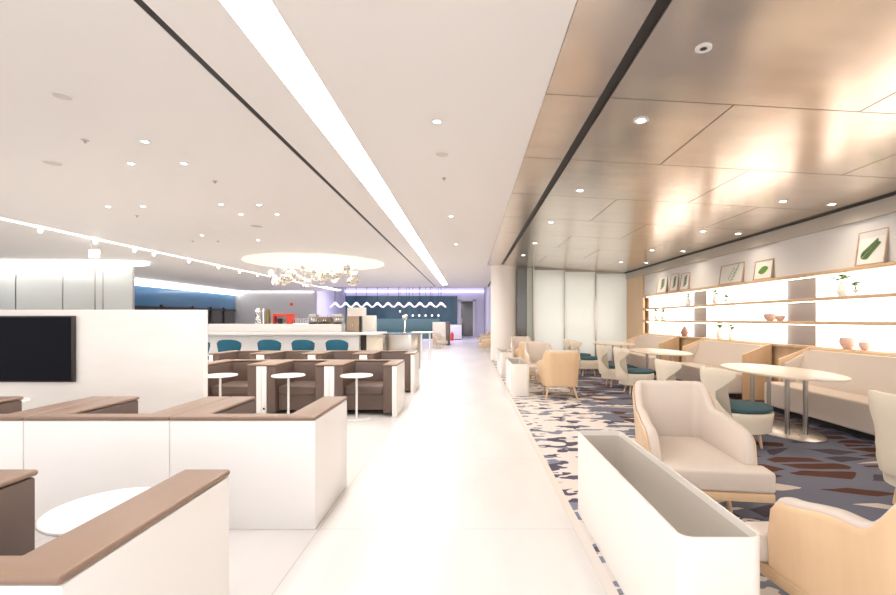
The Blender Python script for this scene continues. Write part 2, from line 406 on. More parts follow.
# glass room on the far left
gr = thing('glass_booth', 'frosted glass booth behind the television wall, far left', 'glass booth', (-12.6, 14.2, 0))
xs = [-3.2, -1.7, -.22, .80, 1.05, 2.0]
for x0, x1 in zip(xs, xs[1:]):
    b = NB(); box(b, x0+.015, x1-.015, 0, .03, 0, 3.08); obj('glass_panel', b, M_frost2, gr)
    b = NB(); box(b, x1-.015, x1+.015, -.01, .04, 0, 3.08); obj('post', b, M_steel, gr)
b = NB(); prism(b, ellipse(-.8, .0, 3.3, .5), 3.1, 3.19); obj('ceiling_light', b, M_cove, gr)

# ------------------------------------------------------------------ booths
AW = .2
def make_booth(w=.97, d=.78, sockets=True):
    """faces +y; origin at the floor, back right corner (x from -w to 0, y from 0 to d)"""
    t = thing('lounge_booth', 'x', 'booth')
    T = .035
    b = NB()
    prism(b, [(-w+.0015, 0), (-.0015, 0), (-.0015, d), (-.072, d), (-.072, .05), (-w+.072, .05), (-w+.072, d), (-w+.0015, d)], .0, .724, .006)
    shl = obj('shell', b, M_white, t)
    b = NB(); prism(b, [(-w+.076, .054), (-.076, .054), (-.076, d-.005), (-AW, d-.005), (-AW, .10), (-w+AW, .10), (-w+AW, d-.005), (-w+.076, d-.005)], .05, .724, .012)
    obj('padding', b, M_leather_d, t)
    b = NB(); prism(b, [(-w+.002, -.008), (-.0, -.008), (0, d+.008), (-AW-.001, d+.008), (-AW-.001, .101), (-w+AW+.001, .101), (-w+AW+.001, d+.008), (-w-.0, d+.008)], .726, .752, .011, 3)
    obj('padded_cap', b, M_leather, t)
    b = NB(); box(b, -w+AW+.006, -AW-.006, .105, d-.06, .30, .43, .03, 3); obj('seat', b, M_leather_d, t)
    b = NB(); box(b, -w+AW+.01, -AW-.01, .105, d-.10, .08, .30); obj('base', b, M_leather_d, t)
    if sockets:
        b = NB(); box(b, -.052, -.026, d, d+.006, .10, .13, .002); obj('socket', b, M_rubber, shl)
    return t
PB = .972
booth = make_booth()
names = ['first', 'second', 'third', 'fourth', 'fifth']
# nearest row
near = make_booth(1.03, .80, False)
near.location = (-1.03, 1.14, 0); near['label'] = 'nearest booth, brown padded arm cap in the bottom left foreground'; near['group'] = 'booths facing away, nearest row'
dup(near, 'booth at the left picture edge beside the foreground arm cap', (-1.03-1.05, 1.14, 0))
for i, lab in enumerate(['white-backed booth at the aisle end of the second row', 'white-backed booth second from the aisle, below the television', 'white-backed booth third from the aisle, below the television', 'white-backed booth fourth from the aisle, mostly cut off by the left edge']):
    lab = 'white-backed booth at the aisle end of the row below the television' if i == 0 else lab.replace('in the second row', 'in the row below the television')
    o = booth if i == 0 else dup(booth, lab, (0, 0, 0))
    o['label'] = lab; o['group'] = 'booths below the television wall'
    o.location = (-1.02-.972*i, 2.99, 0)
for r_, (yb, rn) in enumerate(((7.22, 'row behind the pedestal tables'), (9.28, 'row by the bar chairs'))):
    for i in range(3 if r_ == 0 else 4):
        pos = 'at the aisle end' if i == 0 else names[i] + ' from the aisle' if i < 5 else 'sixth from the aisle'
        o = dup(booth, 'taupe booth facing the camera, %s, %s' % (pos, rn), (-1.03-PB*i-PB, yb, 0), PI, 'booths, ' + rn)

# small round pedestal tables
def make_side_table():
    t = thing('side_table', 'x', 'table')
    obj('tabletop', disc(NB(), .225, .595, .616, bev=.006, n=40), M_white, t)
    obj('pedestal', rod(NB(), (0, 0, .015), (0, 0, .6), .016), M_steel if False else M_white, t)
    obj('base', disc(NB(), .2, 0, .014, bev=.005, n=40), M_white, t)
    return t
st = make_side_table()
st['label'] = 'round white pedestal table beside the foreground booth arm'; st['group'] = 'round white pedestal tables'
st.location = (-1.50, 1.88, 0)
for lab, x, y in (('white pedestal table nearest the aisle, in front of the far taupe booths', -1.58, 6.33),
                  ('white pedestal table in the middle of the row before the taupe booths', -2.54, 6.33),
                  ('white pedestal table half hidden by the television wall edge', -3.50, 6.33),
                  ('white pedestal table below the television at the left edge', -4.50, 4.3)):
    dup(st, lab, (x, y, 0), group='round white pedestal tables')

# television wall
tw = tag(struct('partition_wall', box(NB(), -6.2, -2.90, 4.92, 5.0, 0, 1.50, .006), M_tvwall), 'low pale stone partition wall carrying the television', 'partition wall')
del tw['kind']
tv = thing('television', 'flat black television mounted on the pale stone partition', 'television', (-4.92, 4.92, 1.075))
b = NB(); box(b, -.63, .63, -.05, -.002, -.36, .36, .006); hs = obj('housing', b, M_bezel, tv)
b = NB(); box(b, -.615, .615, -.054, -.049, -.345, .345); obj('screen', b, M_screen, hs)

# ------------------------------------------------------------------ bar
bar = thing('bar_counter', 'long white bar counter behind the blue bar chairs', 'bar counter', (-4.8, 11.25, 0))
b = NB(); box(b, -2.6, 2.02, .12, .8, 0, 1.0, .01); obj('body', b, M_white, bar)
b = NB(); box(b, -2.65, 2.55, -.1, 1.1, 1.0, 1.055, .01); obj('worktop', b, M_white, bar)
b = NB(); box(b, -2.1, 1.45, .55, .95, 1.056, 1.27, .01); obj('raised_ledge', b, M_white, bar)
b = NB(); box(b, 2.22, 2.5, .06, .8, 0, 1.0, .01); obj('end_leg', b, M_creamleather, bar)
b = NB(); box(b, 2.02, 2.22, .3, .8, 0, 1.0); obj('recess', b, mat('dark_opening', (.06, .04, .03), .5), bar)  # dark block closing the open gap at the bar's end
tag(obj('room_divider', box(NB(), -3.52, -3.03, 13.0, 13.3, 0, 1.73, .01), M_planter), 'taller cream divider block behind the right bar end', 'divider')
tag(obj('room_divider', box(NB(), -3.0, -2.64, 12.6, 12.9, 0, 1.50, .01), M_planter), 'shorter cream divider block beside the steel bar', 'divider')

def make_barchair():
    t = thing('bar_chair', 'x', 'bar chair')
    b = NB(); n = 14; rows = [(.50, .20, .50), (.62, .235, .6), (.78, .26, .64), (.90, .27, .60), (.935, .262, .50)]
    grid = []
    for layer, dr in ((0, 0), (1, -.05)):
        for z, R, wrap in (rows if layer == 0 else rows[::-1]):
            ring = []
            for i in range(n+1):
                a = -PI/2 + (i/n-.5)*2*wrap*1.9
                drop = .05*abs(i/n-.5)**3*8 if z > .85 else 0
                ring.append(b.verts.new(((R+dr)*1.05*math.cos(a), (R+dr)*math.sin(a), z-drop)))
            grid.append(ring)
    grid.append(grid[0])
    for A, B in zip(grid, grid[1:]):
        for i in range(n): b.faces.new((A[i], A[i+1], B[i+1], B[i]))
    for k in (0, n):
        b.faces.new([g[k] for g in grid[:-1]])
    obj('backrest', b, M_blue, t)
    obj('seat', disc(NB(), .23, .46, .54, bev=.03), M_blue, t)
    obj('pole', rod(NB(), (0, 0, .02), (0, 0, .47), .025), M_steel, t)
    obj('base', disc(NB(), .2, 0, .02, bev=.006), M_steel, t)
    return t
bc = make_barchair()
for i, px in enumerate((199, 230.6, 270.6, 304.3, 338)):
    lab = 'blue upholstered chair at the white bar, ' + ['half hidden behind the partition wall', 'second from the left', 'middle of the five', 'second from the right', 'rightmost, near the steel bar'][i]
    o = bc if i == 0 else dup(bc, lab, (0, 0, 0))
    o['label'] = lab; o['group'] = 'blue chairs along the bar'; o.location = ((px-VX)/F*10.35, 10.35, 0); o.rotation_euler = (0, 0, .25-.05*i)

# things on the bar, all on the ledge at z 1.27
def onbar(px, y=11.98): return (px-VX)/F*y, y
x, y = onbar(284.5); z = 1.272
t = thing('display_cabinet', 'small red and white display cabinet on the bar ledge', 'cabinet', (x, y, z))
obj('frame', box(box(box(NB(), -.26, .26, -.12, .12, .20, .27, .008), .10, .26, -.12, .12, 0, .2, .004), -.26, -.23, -.12, .12, 0, .2, .004), M_red, t)
obj('back_panel', box(NB(), -.23, .10, .08, .11, 0, .2), M_white, t)
obj('cup', lathe(NB(), [(.0, 0), (.05, 0), (.06, .14), (.0, .14)], -.1, -.04), M_dark, t)
x, y = onbar(258)
t = thing('coffee_urn', 'slim chrome coffee urn at the left of the bar ledge', 'urn', (x, y, z))
obj('body', lathe(NB(), [(0, 0), (.07, 0), (.075, .04), (.06, .06), (.06, .30), (.075, .33), (.05, .40), (.015, .42), (0, .42)]), M_chrome, t)
obj('tap', rod(rod(NB(), (0, -.05, .08), (0, -.11, .08), .012), (0, -.105, .09), (0, -.105, .04), .01), M_dark, t)
for px, hh, rr, m_, lab, nm in ((263.5, .40, .03, M_chrome, 'thin steel bottle standing beside the coffee urn', 'steel_bottle'),
                       (268, .40, .065, M_olive, 'olive cylindrical canister between urn and red cabinet', 'canister')):
    x, y = onbar(px); o = obj(nm, lathe(NB(), [(0, 0), (rr, 0), (rr, hh*.8), (rr*.85, hh*.9), (rr*.6, hh), (0, hh)]), m_, loc=(x, y, z)); tag(o, lab, nm.split('_')[-1])
x, y = onbar(302)
t = thing('dish_rack', 'low wire rack of glassware right of the red cabinet', 'rack', (x, y, z))
b = NB()
for k in range(7): rod(b, (-.2+.066*k, -.08, 0), (-.2+.066*k, -.08, .14), .005, n=6)
rod(b, (-.2, -.08, .14), (.2, -.08, .14), .006, n=6); rod(b, (-.2, .08, .14), (.2, .08, .14), .006, n=6); box(b, -.2, .2, -.1, .1, 0, .015); obj('frame', b, M_chrome, t)
for k in range(4): obj('glass', lathe(NB(), [(0, .016), (.03, .016), (.038, .12), (.034, .12), (.027, .02), (0, .02)], -.14+.093*k, 0), M_glass, t)
def machine(px, w_, h_, lab, m_=M_steel, y=11.98, z=1.272):
    x, _ = onbar(px, y)
    t = thing('coffee_machine', lab, 'coffee machine', (x, y, z))
    obj('body', box(box(NB(), -w_/2, w_/2, -.02, .15, 0, h_, .01), -w_/2, w_/2, -.14, -.02, h_*.62, h_, .01), m_, t)
    obj('drip_tray', box(NB(), -w_/2+.01, w_/2-.01, -.14, -.025, 0, .03, .004), M_dark, t)
    obj('spout', rod(rod(NB(), (-.03, -.09, h_*.40), (-.03, -.09, h_*.62), .01), (.03, -.09, h_*.40), (.03, -.09, h_*.62), .01), M_chrome, t)
    obj('lever', rod(NB(), (w_*.3, -.1, h_*.9), (w_*.3, -.16, h_*1.15), .008), M_chrome, t)
machine(314, .19, .25, 'upright steel coffee machine right of the glass rack')
machine(325.5, .34, .19, 'wide low brownish espresso machine at the middle of the ledge', mat('bronze_metal', (.30, .22, .16), .3, .8))
machine(338.5, .24, .26, 'steel coffee machine at the right end of the ledge')
x, y = onbar(354, 12.0)
t = thing('beverage_dispenser', 'tall brown and steel dispenser standing on the bar worktop', 'dispenser', (x, y, 1.056))
obj('body', box(NB(), -.17, .16, -.1, .12, 0, .42, .01), mat('dispenser_brown', (.38, .28, .2), .35, .5), t)
obj('side_panel', box(NB(), .162, .20, -.1, .12, 0, .42, .008), M_dark, t)
obj('tap', rod(NB(), (0, -.1, .2), (0, -.17, .18), .015), M_chrome, t)

# steel bar with a tap
x0, x1 = -2.50, -1.42
t = thing('steel_bar', 'rounded brushed steel serving bar right of the white counter', 'steel bar', (-1.92, 12.75, 0))
b = NB(); prism(b, rrect(-.54, .54, -.32, .32, .28, 10), 0, .97, .005); obj('body', b, M_steel, t)
b = NB(); prism(b, rrect(-.56, .56, -.34, .34, .30, 10), .972, 1.0, .006); obj('worktop', b, mat('slate_top', (.16, .2, .27), .25), t)
b = NB(); ball(b, (.1, 0, 1.45), .075); ball(b, (.1, 0, 1.01), .05, sz=.4); rod(b, (.1, 0, 1.0), (.1, 0, 1.42), .022); rod(b, (.1, 0, 1.38), (.1, -.12, 1.34), .012)
obj('tap', b, M_chrome, t)

# far tables and chairs beside the corridor
t = thing('high_table', 'small white table beyond the steel bar', 'table', (-1.62, 15.6, 0))
obj('tabletop', box(NB(), -.36, .36, -.35, .35, .92, .96, .01), M_white, t)
for sx in (-.28, 0, .28): obj('leg', rod(NB(), (sx, -.25, 0), (sx, -.25, .92), .03), M_white, t)
t = thing('booth_screen', 'beige high-backed booth screen far down the corridor', 'screen', (-1.5, 24, 0))
obj('front_panel', box(NB(), -.45, .25, 0, .1, 0, 1.24, .02), M_planter, t)
obj('side_panel', box(NB(), .26, .46, 0, 1.2, 0, 1.24, .02), mat('dark_taupe_panel', (.16, .13, .11), .5), t)
tag(obj('fire_extinguisher', lathe(NB(), [(0, 0), (.10, 0), (.11, .03), (.11, .42), (.05, .52), (.03, .54), (.03, .6), (0, .6)]), M_red, loc=(-1.1, 29.2, 0)), 'red fire extinguisher on the floor by the far door', 'fire extinguisher')
t = thing('low_cabinet', 'low white cabinet left of the far dark door', 'cabinet', (-1.0, 30.3, 0))
obj('body', box(NB(), -.5, .5, 0, .4, .05, 1.0, .01), M_white, t); obj('plinth', box(NB(), -.48, .48, .02, .38, 0, .048), M_dark, t)
tq = thing('banquette', 'long teal banquette in front of the far windows', 'banquette', (-5.4, 32, 0))
obj('backrest', box(NB(), -4.2, 3.3, .5, .75, 0, 1.42, .04), M_tealseat, tq); obj('seat', box(NB(), -4.2, 3.3, -.1, .48, 0, .48, .04), M_tealseat, tq)
tag(obj('fire_alarm', rod(NB(), (0, .06, 0), (0, 0, 0), .10, n=20), M_red, loc=(-11.5, 29.13, 2.35)), 'round red fire alarm on the grey back wall', 'fire alarm')

# pendants in front of the far windows, then glowing globes as their reflections
def make_pendant():
    t = thing('pendant_lamp', 'x', 'pendant lamp')
    b = NB(); n = 12; A = []
    for i in range(n+1):
        u = i/n*2-1; z = .10*math.cos(PI*u)-.02; th = .045+.045*math.cos(PI*u/2)
        A.append([b.verts.new((u*.29, y, z+k)) for y, k in ((-.16, 0), (0, th), (.16, 0), (0, -th))])
    for p, q in zip(A, A[1:]):
        for k in range(4): b.faces.new((p[k], p[(k+1) % 4], q[(k+1) % 4], q[k]))
    b.faces.new(A[0]); b.faces.new(A[-1][::-1])
    obj('lamp_shade', b, mat('pendant_white', (.85, .8, .82), .15, .4, emit=(1, .93, 1), es=.35), t)
    obj('cord', rod(NB(), (0, 0, .1), (0, 0, 1.6), .012, n=6), M_dark, t)
    obj('canopy', disc(NB(), .08, 1.56, 1.625, n=12), M_dark, t)
    return t
pn = make_pendant()
for i in range(11):
    lab = 'winged white pendant lamp before the far windows, ' + (['leftmost', 'second', 'third', 'fourth', 'fifth', 'sixth', 'seventh', 'eighth', 'ninth', 'tenth', 'rightmost'][i]) + ('' if i in (0, 10) else ' from the left')
    o = pn if i == 0 else dup(pn, lab, (0, 0, 0))
    o['label'] = lab; o['group'] = 'winged pendant lamps at the far windows'; o.location = ((335+10.6*i-VX)/F*26, 26, 2.22)
def make_reflection_globe():  # corded glowing globes added in place of the pendants' reflections
    t = thing('pendant_reflection_globe', 'x', 'pendant lamp')
    obj('globe', ball(NB(), (0, 0, 0), .06), mat('reflection_glow', (.9, .88, .9), .2, emit=(1, .95, 1), es=1.2), t)
    obj('cord', rod(NB(), (0, 0, .055), (0, 0, 2.24), .008, n=6), M_dark, t)
    return t
gp = make_reflection_globe()
for i in range(7):
    lab = 'white globe as a pendant reflection by the far windows, ' + ['leftmost and highest', 'second from the left', 'third from the left', 'middle of the row', 'third from the right', 'second from the right', 'rightmost'][i]
    if i == 3: lab = 'white globe as a pendant reflection by the far windows, fourth from the left'
    o = gp if i == 0 else dup(gp, lab, (0, 0, 0))
    o['label'] = lab; o['group'] = 'globes as pendant reflections at the far windows'; o.location = ((400+6.4*i-VX)/F*27, 27, 1.61 + (.25 if i == 0 else 0))

# ------------------------------------------------------------------ luminous round ceiling panel and chandelier
tag(obj('luminous_panel', disc(NB(), 2.12, 3.172, 3.196, n=64), M_round, loc=(-4.85, 14.3, 0)), 'large round luminous ceiling panel above the bar seating', 'ceiling panel')
ch = thing('chandelier', 'chandelier of clustered glass globes under the round luminous panel', 'chandelier', (-4.6, 13.5, 0))
M_ball = mat('smoked_glass_ball', (.70, .65, .59), .05, .9)
M_ball2 = mat('clear_glass_ball', (.95, .95, .93), .03, trans=.6)
pts = []
for i in range(44):
    u = i/43*2-1
    pts.append((u*1.27+random.uniform(-.06, .06), random.uniform(-.5, .5)*math.sqrt(max(.1, 1-u*u)), 2.70+random.uniform(-.24, .26)*(1 if abs(u) > .15 else .7)))
for i, (x, y, z) in enumerate(pts):
    r_ = random.uniform(.08, .135)
    obj('glass_globe', ball(NB(), (x, y, z), r_, 16), M_ball if i % 3 else M_ball2, ch)
b = NB()
for (p, q) in zip(pts, pts[1:]): rod(b, p, q, .01, n=6)
for k in (3, 14, 22, 30, 40): rod(b, pts[k], (pts[k][0], pts[k][1], 3.17), .006, n=6)
obj('frame', b, M_steel, ch)

# ------------------------------------------------------------------ ceiling fittings
def downlight_thing():
    t = thing('downlight', 'x', 'downlight')
    b = NB(); lathe(b, [(.032, .002), (.05, .002), (.052, -.004), (.032, -.006), (.030, .004)], n=24); obj('rim', b, M_white, t)
    obj('bulb', disc(NB(), .030, -.003, .004, n=20), M_lamp, t)
    return t
dl = None
def beam(x, y, z, e):
    l = bpy.data.lights.new('downlight_beam', 'SPOT'); l.energy = e; l.spot_size = math.radians(150); l.spot_blend = 1; l.shadow_soft_size = .05; l.color = (1, .93, .85)
    lo = bpy.data.objects.new('downlight_beam', l); COL.objects.link(lo); lo.location = (x, y, z)
def put_light(x, y, z, lab, group, s=1):
    global dl
    if dl is None: dl = downlight_thing(); o = dl; o['label'] = lab
    else: o = dup(dl, lab, (0, 0, 0))
    o.location = (x, y, z); o['group'] = group; o.scale = (s, s, 1)
    return o
lefts = [(145,141),(131,163),(184,163),(108,206.5),(143,206),(221,204),(241,214),(259,204.5),(277,214),(202,235),(258,240)]
pl = sorted([at_ceiling(*p) for p in lefts], key=lambda q: q[1])
for i, (x, y) in enumerate(pl):
    beam(x, y, 3.17, 45); put_light(x, y, 3.197, 'small downlight in the left white ceiling, %s from the camera' % ORD[i] if i else 'small downlight in the white ceiling left of the dark slot, nearest the camera', 'downlights in the left white ceiling')
mids = [(437, 121), (451, 216), (456, 244)]
for i, p in enumerate(mids):
    x, y = at_ceiling(*p); put_light(x, y, 3.197, 'downlight in the corridor ceiling right of the light cove, ' + ['nearest', 'middle', 'farthest'][i], 'corridor ceiling downlights')
def at_slope(px, py):
    u = (px-VX)/F; v = (VY-py)/F        # h = 1.8-.057(x-.61), x=u*y, h=v*y
    y = (1.8+.057*.61)/(v+.057*u); return u*y, y
rA = sorted([at_slope(*p) for p in [(641,120),(580,190),(551,222),(535,243),(523.5,255)]], key=lambda q: q[1])
rB = sorted([at_slope(*p) for p in [(783,201),(703,231),(652,250),(621,262)]], key=lambda q: q[1])
rC = sorted([at_slope(*p) for p in [(832,204),(738,233.5),(683,251),(646.5,262.5)]], key=lambda q: q[1])
for row, nm in ((rA, 'beside the black slot'), (rB, 'in the middle line'), (rC, 'in the line above the sofas')):
    for i, (x, y) in enumerate(row):
        o = put_light(x, y, slope(x)-.003, 'bright downlight in the metal ceiling %s, %s the camera' % (nm, 'nearest' if i == 0 else ORD[i]+' from'), 'downlights in the metal ceiling', 1.25)
        o.rotation_euler = (0, math.atan(.057), 0)
        l = bpy.data.lights.new('downlight_beam', 'SPOT'); l.energy = 12 if row is rC else 45; l.spot_size = math.radians(150); l.spot_blend = 1; l.shadow_soft_size = .04; l.color = (1, .88, .72)
        lo = bpy.data.objects.new('downlight_beam', l); COL.objects.link(lo); lo.location = (x, y, slope(x)-.03)
def speaker(x, y, z, lab, r=.10, m_=None, tilt=0):
    k_ = .45 if m_ == M_rubber else .85
    t = thing('ceiling_speaker', lab, 'ceiling speaker', (x, y, z)); t.rotation_euler = (0, tilt, 0)
    obj('rim', lathe(NB(), [(r*k_, 0), (r, 0), (r, -.006), (r*k_, -.006), (r*k_, 0)], n=32), M_white, t)
    obj('grille', disc(NB(), r*k_, -.004, 0, n=32), m_ or M_greyrim, t)
for px, py, lab, r_ in ((62.5, 96, 'ceiling speaker in the white ceiling, farther up of the left pair', .075), (53, 163, 'ceiling speaker in the white ceiling, lower of the left pair', .10),
                    (442, 154, 'round ceiling speaker in the corridor ceiling', .085), (257, 226, 'flat round speaker in the ceiling before the luminous panel', .13)):
    x, y = at_ceiling(px, py); speaker(x, y, 3.199, lab.replace('farther up of the left pair', 'higher in the picture of the left pair'), r_, mat('speaker_cloth', (.66, .60, .56), .7) if px != 257 else None)
x, y = at_slope(703.5, 48); speaker(x, y, slope(x)-.001, 'round white ceiling fitting with dark centre in the metal ceiling', .05, M_rubber, math.atan(.057))
# sprinkler heads
for i, (px, py) in enumerate(((85, 140), (215, 181), (193, 241), (218, 241), (137, 215.5))):
    x, y = at_ceiling(px, py)
    t = thing('sprinkler', 'tiny ceiling sprinkler in the left white ceiling, ' + ['nearest the camera', 'left of the dark slot, alone', 'left one of the far pair', 'right one of the far pair', 'near the left light cove'][i], 'sprinkler', (x, y, 3.199), 0, 'ceiling sprinklers')
    obj('plate', disc(NB(), .035, -.004, 0, n=20), M_greyrim, t); obj('head', rod(NB(), (0, 0, -.004), (0, 0, -.03), .012), M_steel, t)
x, y = at_ceiling(444, 178)
t = thing('sprinkler', 'tiny ceiling sprinkler in the corridor ceiling', 'sprinkler', (x, y, 3.199)); obj('plate', disc(NB(), .03, -.004, 0, n=20), M_greyrim, t); obj('head', rod(NB(), (0, 0, -.004), (0, 0, -.03), .01), M_steel, t)
# track spots under the left cove
def make_spot():
    t = thing('track_spotlight', 'x', 'spotlight')
    obj('housing', rod(NB(), (0, 0, 0), (0, -.03, -.10), .045, n=16), M_white, t)
    obj('bulb', ball(NB(), (0, -.033, -.11), .035, 12), M_lamp, t)
    return t
sp = make_spot()
ys = [6.9, 7.6, 8.9, 10.2, 11.4, 12.1, 13.6, 15.2, 16.6, 18, 19.6, 21.2, 23]
for i, y in enumerate(ys):
    lab = 'small bright spotlight along the left ceiling cove, ' + ('nearest the camera' if i == 0 else ORD[i]+' from the camera')
    o = sp if i == 0 else dup(sp, lab, (0, 0, 0))
    o['label'] = lab; o['group'] = 'spotlights along the left cove'; o.location = (-8.45, y, 3.24)

# ------------------------------------------------------------------ planters
def make_planter(L_=1.62, lab='x', loc=(0, 0, 0)):
    t = thing('planter_box', lab, 'planter', loc, 0, 'white planters edging the carpet')
    w = .32; h = .58; rr = .055
    out = rrect(0, w, 0, L_, rr, 8); inn = rrect(.012, w-.012, .012, L_-.012, rr-.011, 8)
    b = NB(); n = len(out)
    lo = [b.verts.new((*p, .0)) for p in out]; hi = [b.verts.new((*p, h-.005)) for p in out]; hi2 = [b.verts.new((p[0]+(w/2-p[0])*.015, p[1]+(L_/2-p[1])*.004, h)) for p in out]
    ih = [b.verts.new((*p, h)) for p in inn]; il = [b.verts.new((*p, h-.035)) for p in inn]
    for A, B in ((lo, hi), (hi, hi2), (hi2, ih), (ih, il)):
        for i in range(n): b.faces.new((A[i], A[(i+1) % n], B[(i+1) % n], B[i]))
    b.faces.new(lo[::-1])
    obj('shell', b, M_planter, t)
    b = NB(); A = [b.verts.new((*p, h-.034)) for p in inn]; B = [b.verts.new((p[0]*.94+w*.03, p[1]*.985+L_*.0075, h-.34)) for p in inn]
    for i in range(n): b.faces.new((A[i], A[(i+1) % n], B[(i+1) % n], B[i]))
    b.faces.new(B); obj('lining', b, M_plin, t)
    return t
make_planter(1.62, 'long white planter box in the right foreground, empty', (.785, 1.67, .006))
p2 = make_planter(1.45, 'white planter box beside the oak-backed armchair', (.775, 8.12, .006))
dup(p2, 'white planter box farthest along the carpet, near the column', (.775, 11.0, .006))

# ------------------------------------------------------------------ armchairs
def smooth(a, b_, x): t = min(1, max(0, (x-a)/(b_-a))); return t*t*(3-2*t)
def make_armchair(lab):
    """faces -y; arm fronts at y=-.33, seat front at -.5, back at +.5"""
    t = thing('armchair', lab, 'armchair')
    hw, yb, yf, R = .36, .50, -.33, .17
    path = []
    n1 = 16
    for i in range(n1): path.append(Vector((-hw, yf+(yb-R-yf)*i/n1)))
    for i in range(13): a = PI-PI/2*i/12; path.append(Vector((-hw+R+R*math.cos(a), yb-R+R*math.sin(a))))
    for i in range(1, 10): path.append(Vector((-hw+R+(2*hw-2*R)*i/10, yb)))
    path = path + [Vector((-p.x, p.y)) for p in path[:n1+13][::-1]]
    s = [0]
    for p, q in zip(path, path[1:]): s.append(s[-1]+(q-p).length)
    T_ = s[-1]
    def hgt(u):
        d = min(u, T_-u)                         # distance from arm front along the shell
        front = math.sqrt(max(0, 1-(1-min(1, d/.13))**2))     # rounded front corner
        arm = .44+.18*front if d < .13 else .62
        arm += .05*smooth(.1, .45, d)
        return arm + .19*smooth(.55, .76, d)
    def inset(i, off):
        a = path[max(0, i-1)]; c = path[min(len(path)-1, i+1)]; tn = (c-a).normalized(); nr = Vector((tn.y, -tn.x))  # inward for this direction
        return path[i]+nr*off
    def fl(y): return 1.02-.17*smooth(-.33, .5, y)
    def wall(b, o0, o1, zb, dz, flare=.0, zfun=None):
        rows = []
        prof = [(o0, 0), (o0, .5), (o0, .93), (o0+(o1-o0)*.15, .985), ((o0+o1)/2, 1), (o0+(o1-o0)*.85, .985), (o1, .93), (o1, .5), (o1, 0)]
        for off, k in prof:
            r = []
            for i in range(len(path)):
                h = hgt(s[i])-dz; z = zb+(h-zb)*k
                p = inset(i, off)
                q = 1-.10*(1-smooth(.25, .75, z))*0.8
                lean = .03*smooth(.55, .86, z)*smooth(.2, .5, p.y)
                r.append(b.verts.new((p.x*q*fl(p.y), p.y*(q if p.y > 0 else 1)+lean, z)))
            rows.append(r)
        rows.append(rows[0])
        for A, B in zip(rows, rows[1:]):
            for i in range(len(path)-1): b.faces.new((A[i], A[i+1], B[i+1], B[i]))
        for k in (0, len(path)-1): b.faces.new([r[k] for r in rows[:-1]])
    b = NB(); wall(b, 0, .016, .24, .026); obj('shell', b, M_wood, t, 50)
    b = NB(); wall(b, .0165, .085, .29, 0); obj('upholstery', b, M_fabric, t, 60)
    b = NB(); prism(b, rrect(-.345, .345, -.50, -.335, .03, 4)[:0] or [(-.375, -.51), (.375, -.51), (.375, -.34), (.265, -.335), (.22, .36), (-.22, .36), (-.265, -.335), (-.375, -.34)], .272, .41, .022, 3); obj('seat', b, M_fabric, t)
    b = NB(); prism(b, [(-.37, -.505), (.37, -.505), (.335, -.1), (.27, .25), (.2, .42), (-.2, .42), (-.27, .25), (-.335, -.1)], .215, .270, .006); obj('base_frame', b, M_wood, t)
    for sx in (-1, 1):
        for y0, y1, x0, x1 in ((-.12, -.15, .22, .25), (.34, .43, .21, .27)):
            obj('leg', rod(NB(), (sx*x1, y1, .0), (sx*x0, y0, .216), .013, .022), M_wood, t)
    return t
ac = make_armchair('cream upholstered armchair beside the foreground planter, facing the camera')
ac.location = (1.66, 3.44, .004); ac.scale = (1.02, 1.02, 1); ac.rotation_euler = (0, 0, math.radians(-8)); ac['group'] = 'cream and oak armchairs'
dup(ac, 'oak-backed armchair seen from behind at the bottom right corner', (1.71, 1.79, .004), PI).scale = (1, .82, 1)
dup(ac, 'oak-backed armchair seen from behind beside the second planter', (1.63, 8.2, .004), PI+math.radians(-4))
dup(ac, 'cream armchair facing the camera behind the oak-backed armchair', (1.58, 9.95, .004), math.radians(2))
dup(ac, 'oak-backed armchair back to back with the distant cream armchair', (1.52, 11.25, .004), PI)
dup(ac, 'farthest cream armchair, in front of the column', (1.58, 13.4, .004), 0)

# distant chairs along corridor wall
for i, y in enumerate((19.6, 22.2, 25)):
    dup(ac, 'small distant armchair along the far corridor wall, ' + ['nearest of three', 'middle of three', 'farthest of three'][i], (.80, y, 0), -PI/2, 'distant corridor armchairs').scale = (.72, .72, .85)
dup(ac, 'cream armchair in front of the beige booth screen far down the corridor', (-1.45, 21.9, 0), .5, 'distant corridor armchairs').scale = (.75, .75, .85)

